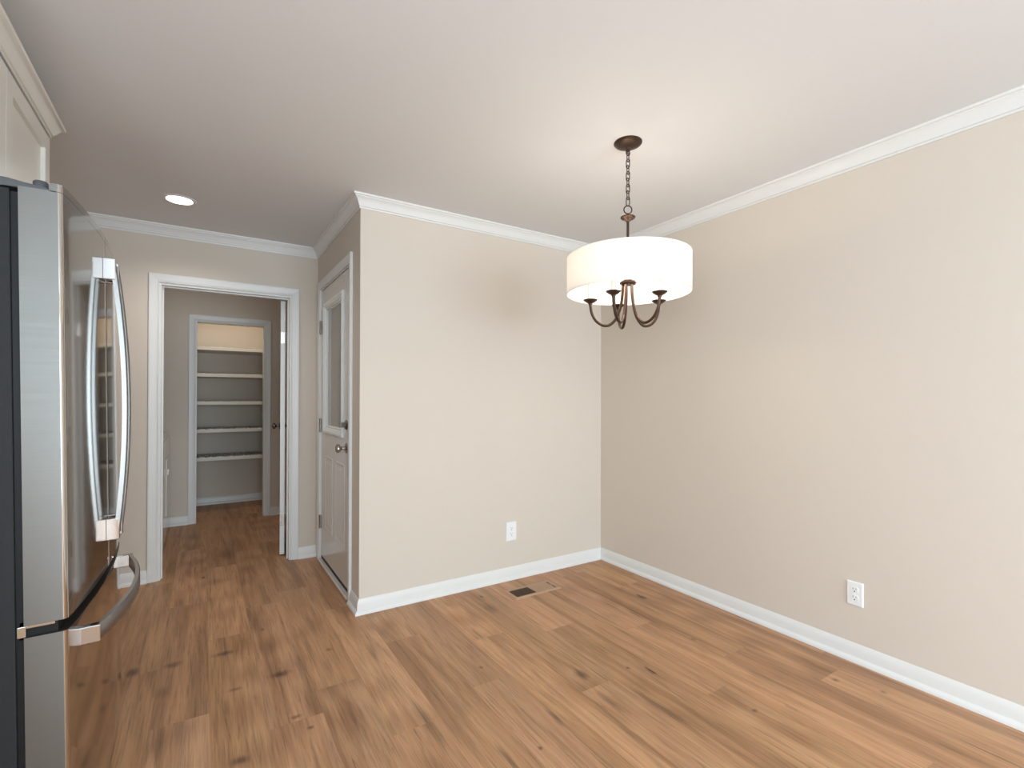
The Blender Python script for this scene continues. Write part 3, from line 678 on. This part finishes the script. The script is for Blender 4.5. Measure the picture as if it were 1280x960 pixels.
# ------------------------------------------------------------------ floor register
rg = thing('floor_register', 'tan metal floor register set in planks before the back baseboard', 'floor vent', (1.061, -0.243, 0))
RX, RY = 0.178, 0.077
bm = bmesh.new(); pr = [(0, 0.0), (0.002, 0.003), (0.008, 0.0055), (0.021, 0.0055), (0.022, 0.001)]
rings = []
for sx, sy in ((-1, -1), (1, -1), (1, 1), (-1, 1), (-1, -1)):
    rings.append([(sx * (RX - i), sy * (RY - i), z) for i, z in pr])
obj('frame', loft(bm, rings, cap=False), 'register', rg)
obj('duct_shade', B(-RX + 0.02, -RY + 0.02, 0.0002, RX - 0.02, RY - 0.02, 0.0008), 'slot', rg)  # dark sheet laid on the planks, stands in for the duct's shade
def louvers(x0, x1, lean, n):
    bm = bmesh.new()
    for i in range(n):
        xc = x0 + (x1 - x0) * (i + 0.5) / n; dx = lean
        prism(bm, [(xc - dx - 0.0007, 0.001), (xc - dx + 0.0007, 0.001), (xc + dx + 0.0007, 0.0052), (xc + dx - 0.0007, 0.0052)], -RY + 0.021, RY - 0.021, 'y')
    return bm
obj('louver_bank', louvers(-RX + 0.022, -0.006, -0.0018, 13), 'register', rg)['label'] = 'open dark louvers'
obj('louver_bank', louvers(0.006, RX - 0.034, 0.0037, 13), 'register', rg)['label'] = 'louvers tilted shut, tan'
obj('divider', B(-0.006, -RY + 0.02, 0.001, 0.006, RY - 0.02, 0.0055), 'register', rg)
obj('damper_lever', B(RX - 0.030, -0.010, 0.001, RX - 0.026, 0.010, 0.0068), 'register', rg)

# ------------------------------------------------------------------ pantry shelves
for z, lb, ln in ((1.797, 'topmost pantry shelf, lit warm from above', 0), (1.503, 'second pantry shelf from the top', 0), (1.195, 'middle one of the five pantry shelves', 0), (0.888, 'second pantry shelf from the bottom with speckled liner', 1), (0.578, 'lowest pantry shelf with thick speckled grey liner', 1)):
    ps = thing('pantry_shelf', lb, 'shelf', (-0.52, 3.435, z), group='shelves across the pantry')
    obj('board', B(-0.459, 0, -0.018, 0.459, PB - 3.436, 0.018, bevel=0.002), 'shelf', ps)
    bm = B(-0.455, 0.002, 0.018, 0.455, PB - 3.440, 0.0205)
    if ln: 
        for i in range(22):
            x = -0.45 + 0.9 * i / 22; box(bm, x, 0.004, 0.0195, x + 0.0405, 0.02, 0.021 + 0.006 * random.random())
    obj('liner', bm, 'liner', ps)
    for s in (-1, 1):
        obj('cleat', B(s * 0.459 - (0.012 if s > 0 else 0), 0.03, -0.05, s * 0.459 + (0.012 if s < 0 else 0), PB - 3.45, -0.018), 'shelf', ps)
area('pantry_lamp', (-0.52, 3.26, H - 0.01), (0, 0, 0), 0.2, 0.2, 3.6, (1.0, 0.90, 0.72))
point('hall_fill', (-0.9, 2.1, H - 0.15), 2.5, (1.0, 0.95, 0.88), 0.08)  # added point light without a fixture, brightens hall and pantry

# ------------------------------------------------------------------ laundry machines in the hall
def machine(name, label, cat, y0, drum):
    t = thing(name, label, cat, (-1.042, y0, 0))
    w = 0.675
    bm = prism(bmesh.new(), [(-0.66, 0.025), (0.0, 0.025), (0.0, 0.88), (-0.006, 0.905), (-0.022, 0.921), (-0.045, 0.927), (-0.66, 0.927)], 0, w, 'y')
    obj('cabinet', bm, 'enamel', t, True, 40)
    obj('plinth', B(-0.64, 0.015, 0.0, -0.02, w - 0.015, 0.026), 'black', t)
    obj('control_panel', prism(bmesh.new(), [(-0.66, 0.926), (-0.52, 0.926), (-0.60, 1.06), (-0.66, 1.06)], 0.01, w - 0.01, 'y'), 'enamel', t)
    if drum:
        dd = obj('door', B(-0.002, 0.10, 0.22, 0.007, w - 0.10, 0.72, bevel=0.003), 'enamel', t)
        h = obj('door_handle', B(0.006, 0.125, 0.575, 0.020, 0.150, 0.625, bevel=0.004), 'outlet', dd)
    else:
        obj('lid', B(-0.48, 0.06, 0.927, -0.04, w - 0.06, 0.938, bevel=0.004), 'enamel', t)
machine('clothes_dryer', 'white front-door clothes dryer just inside the hall, nearest the pantry wall', 'dryer', 2.222, True)
machine('washing_machine', 'white washing machine beside the dryer, mostly behind the hall doorway jamb', 'washer', 1.535, False)
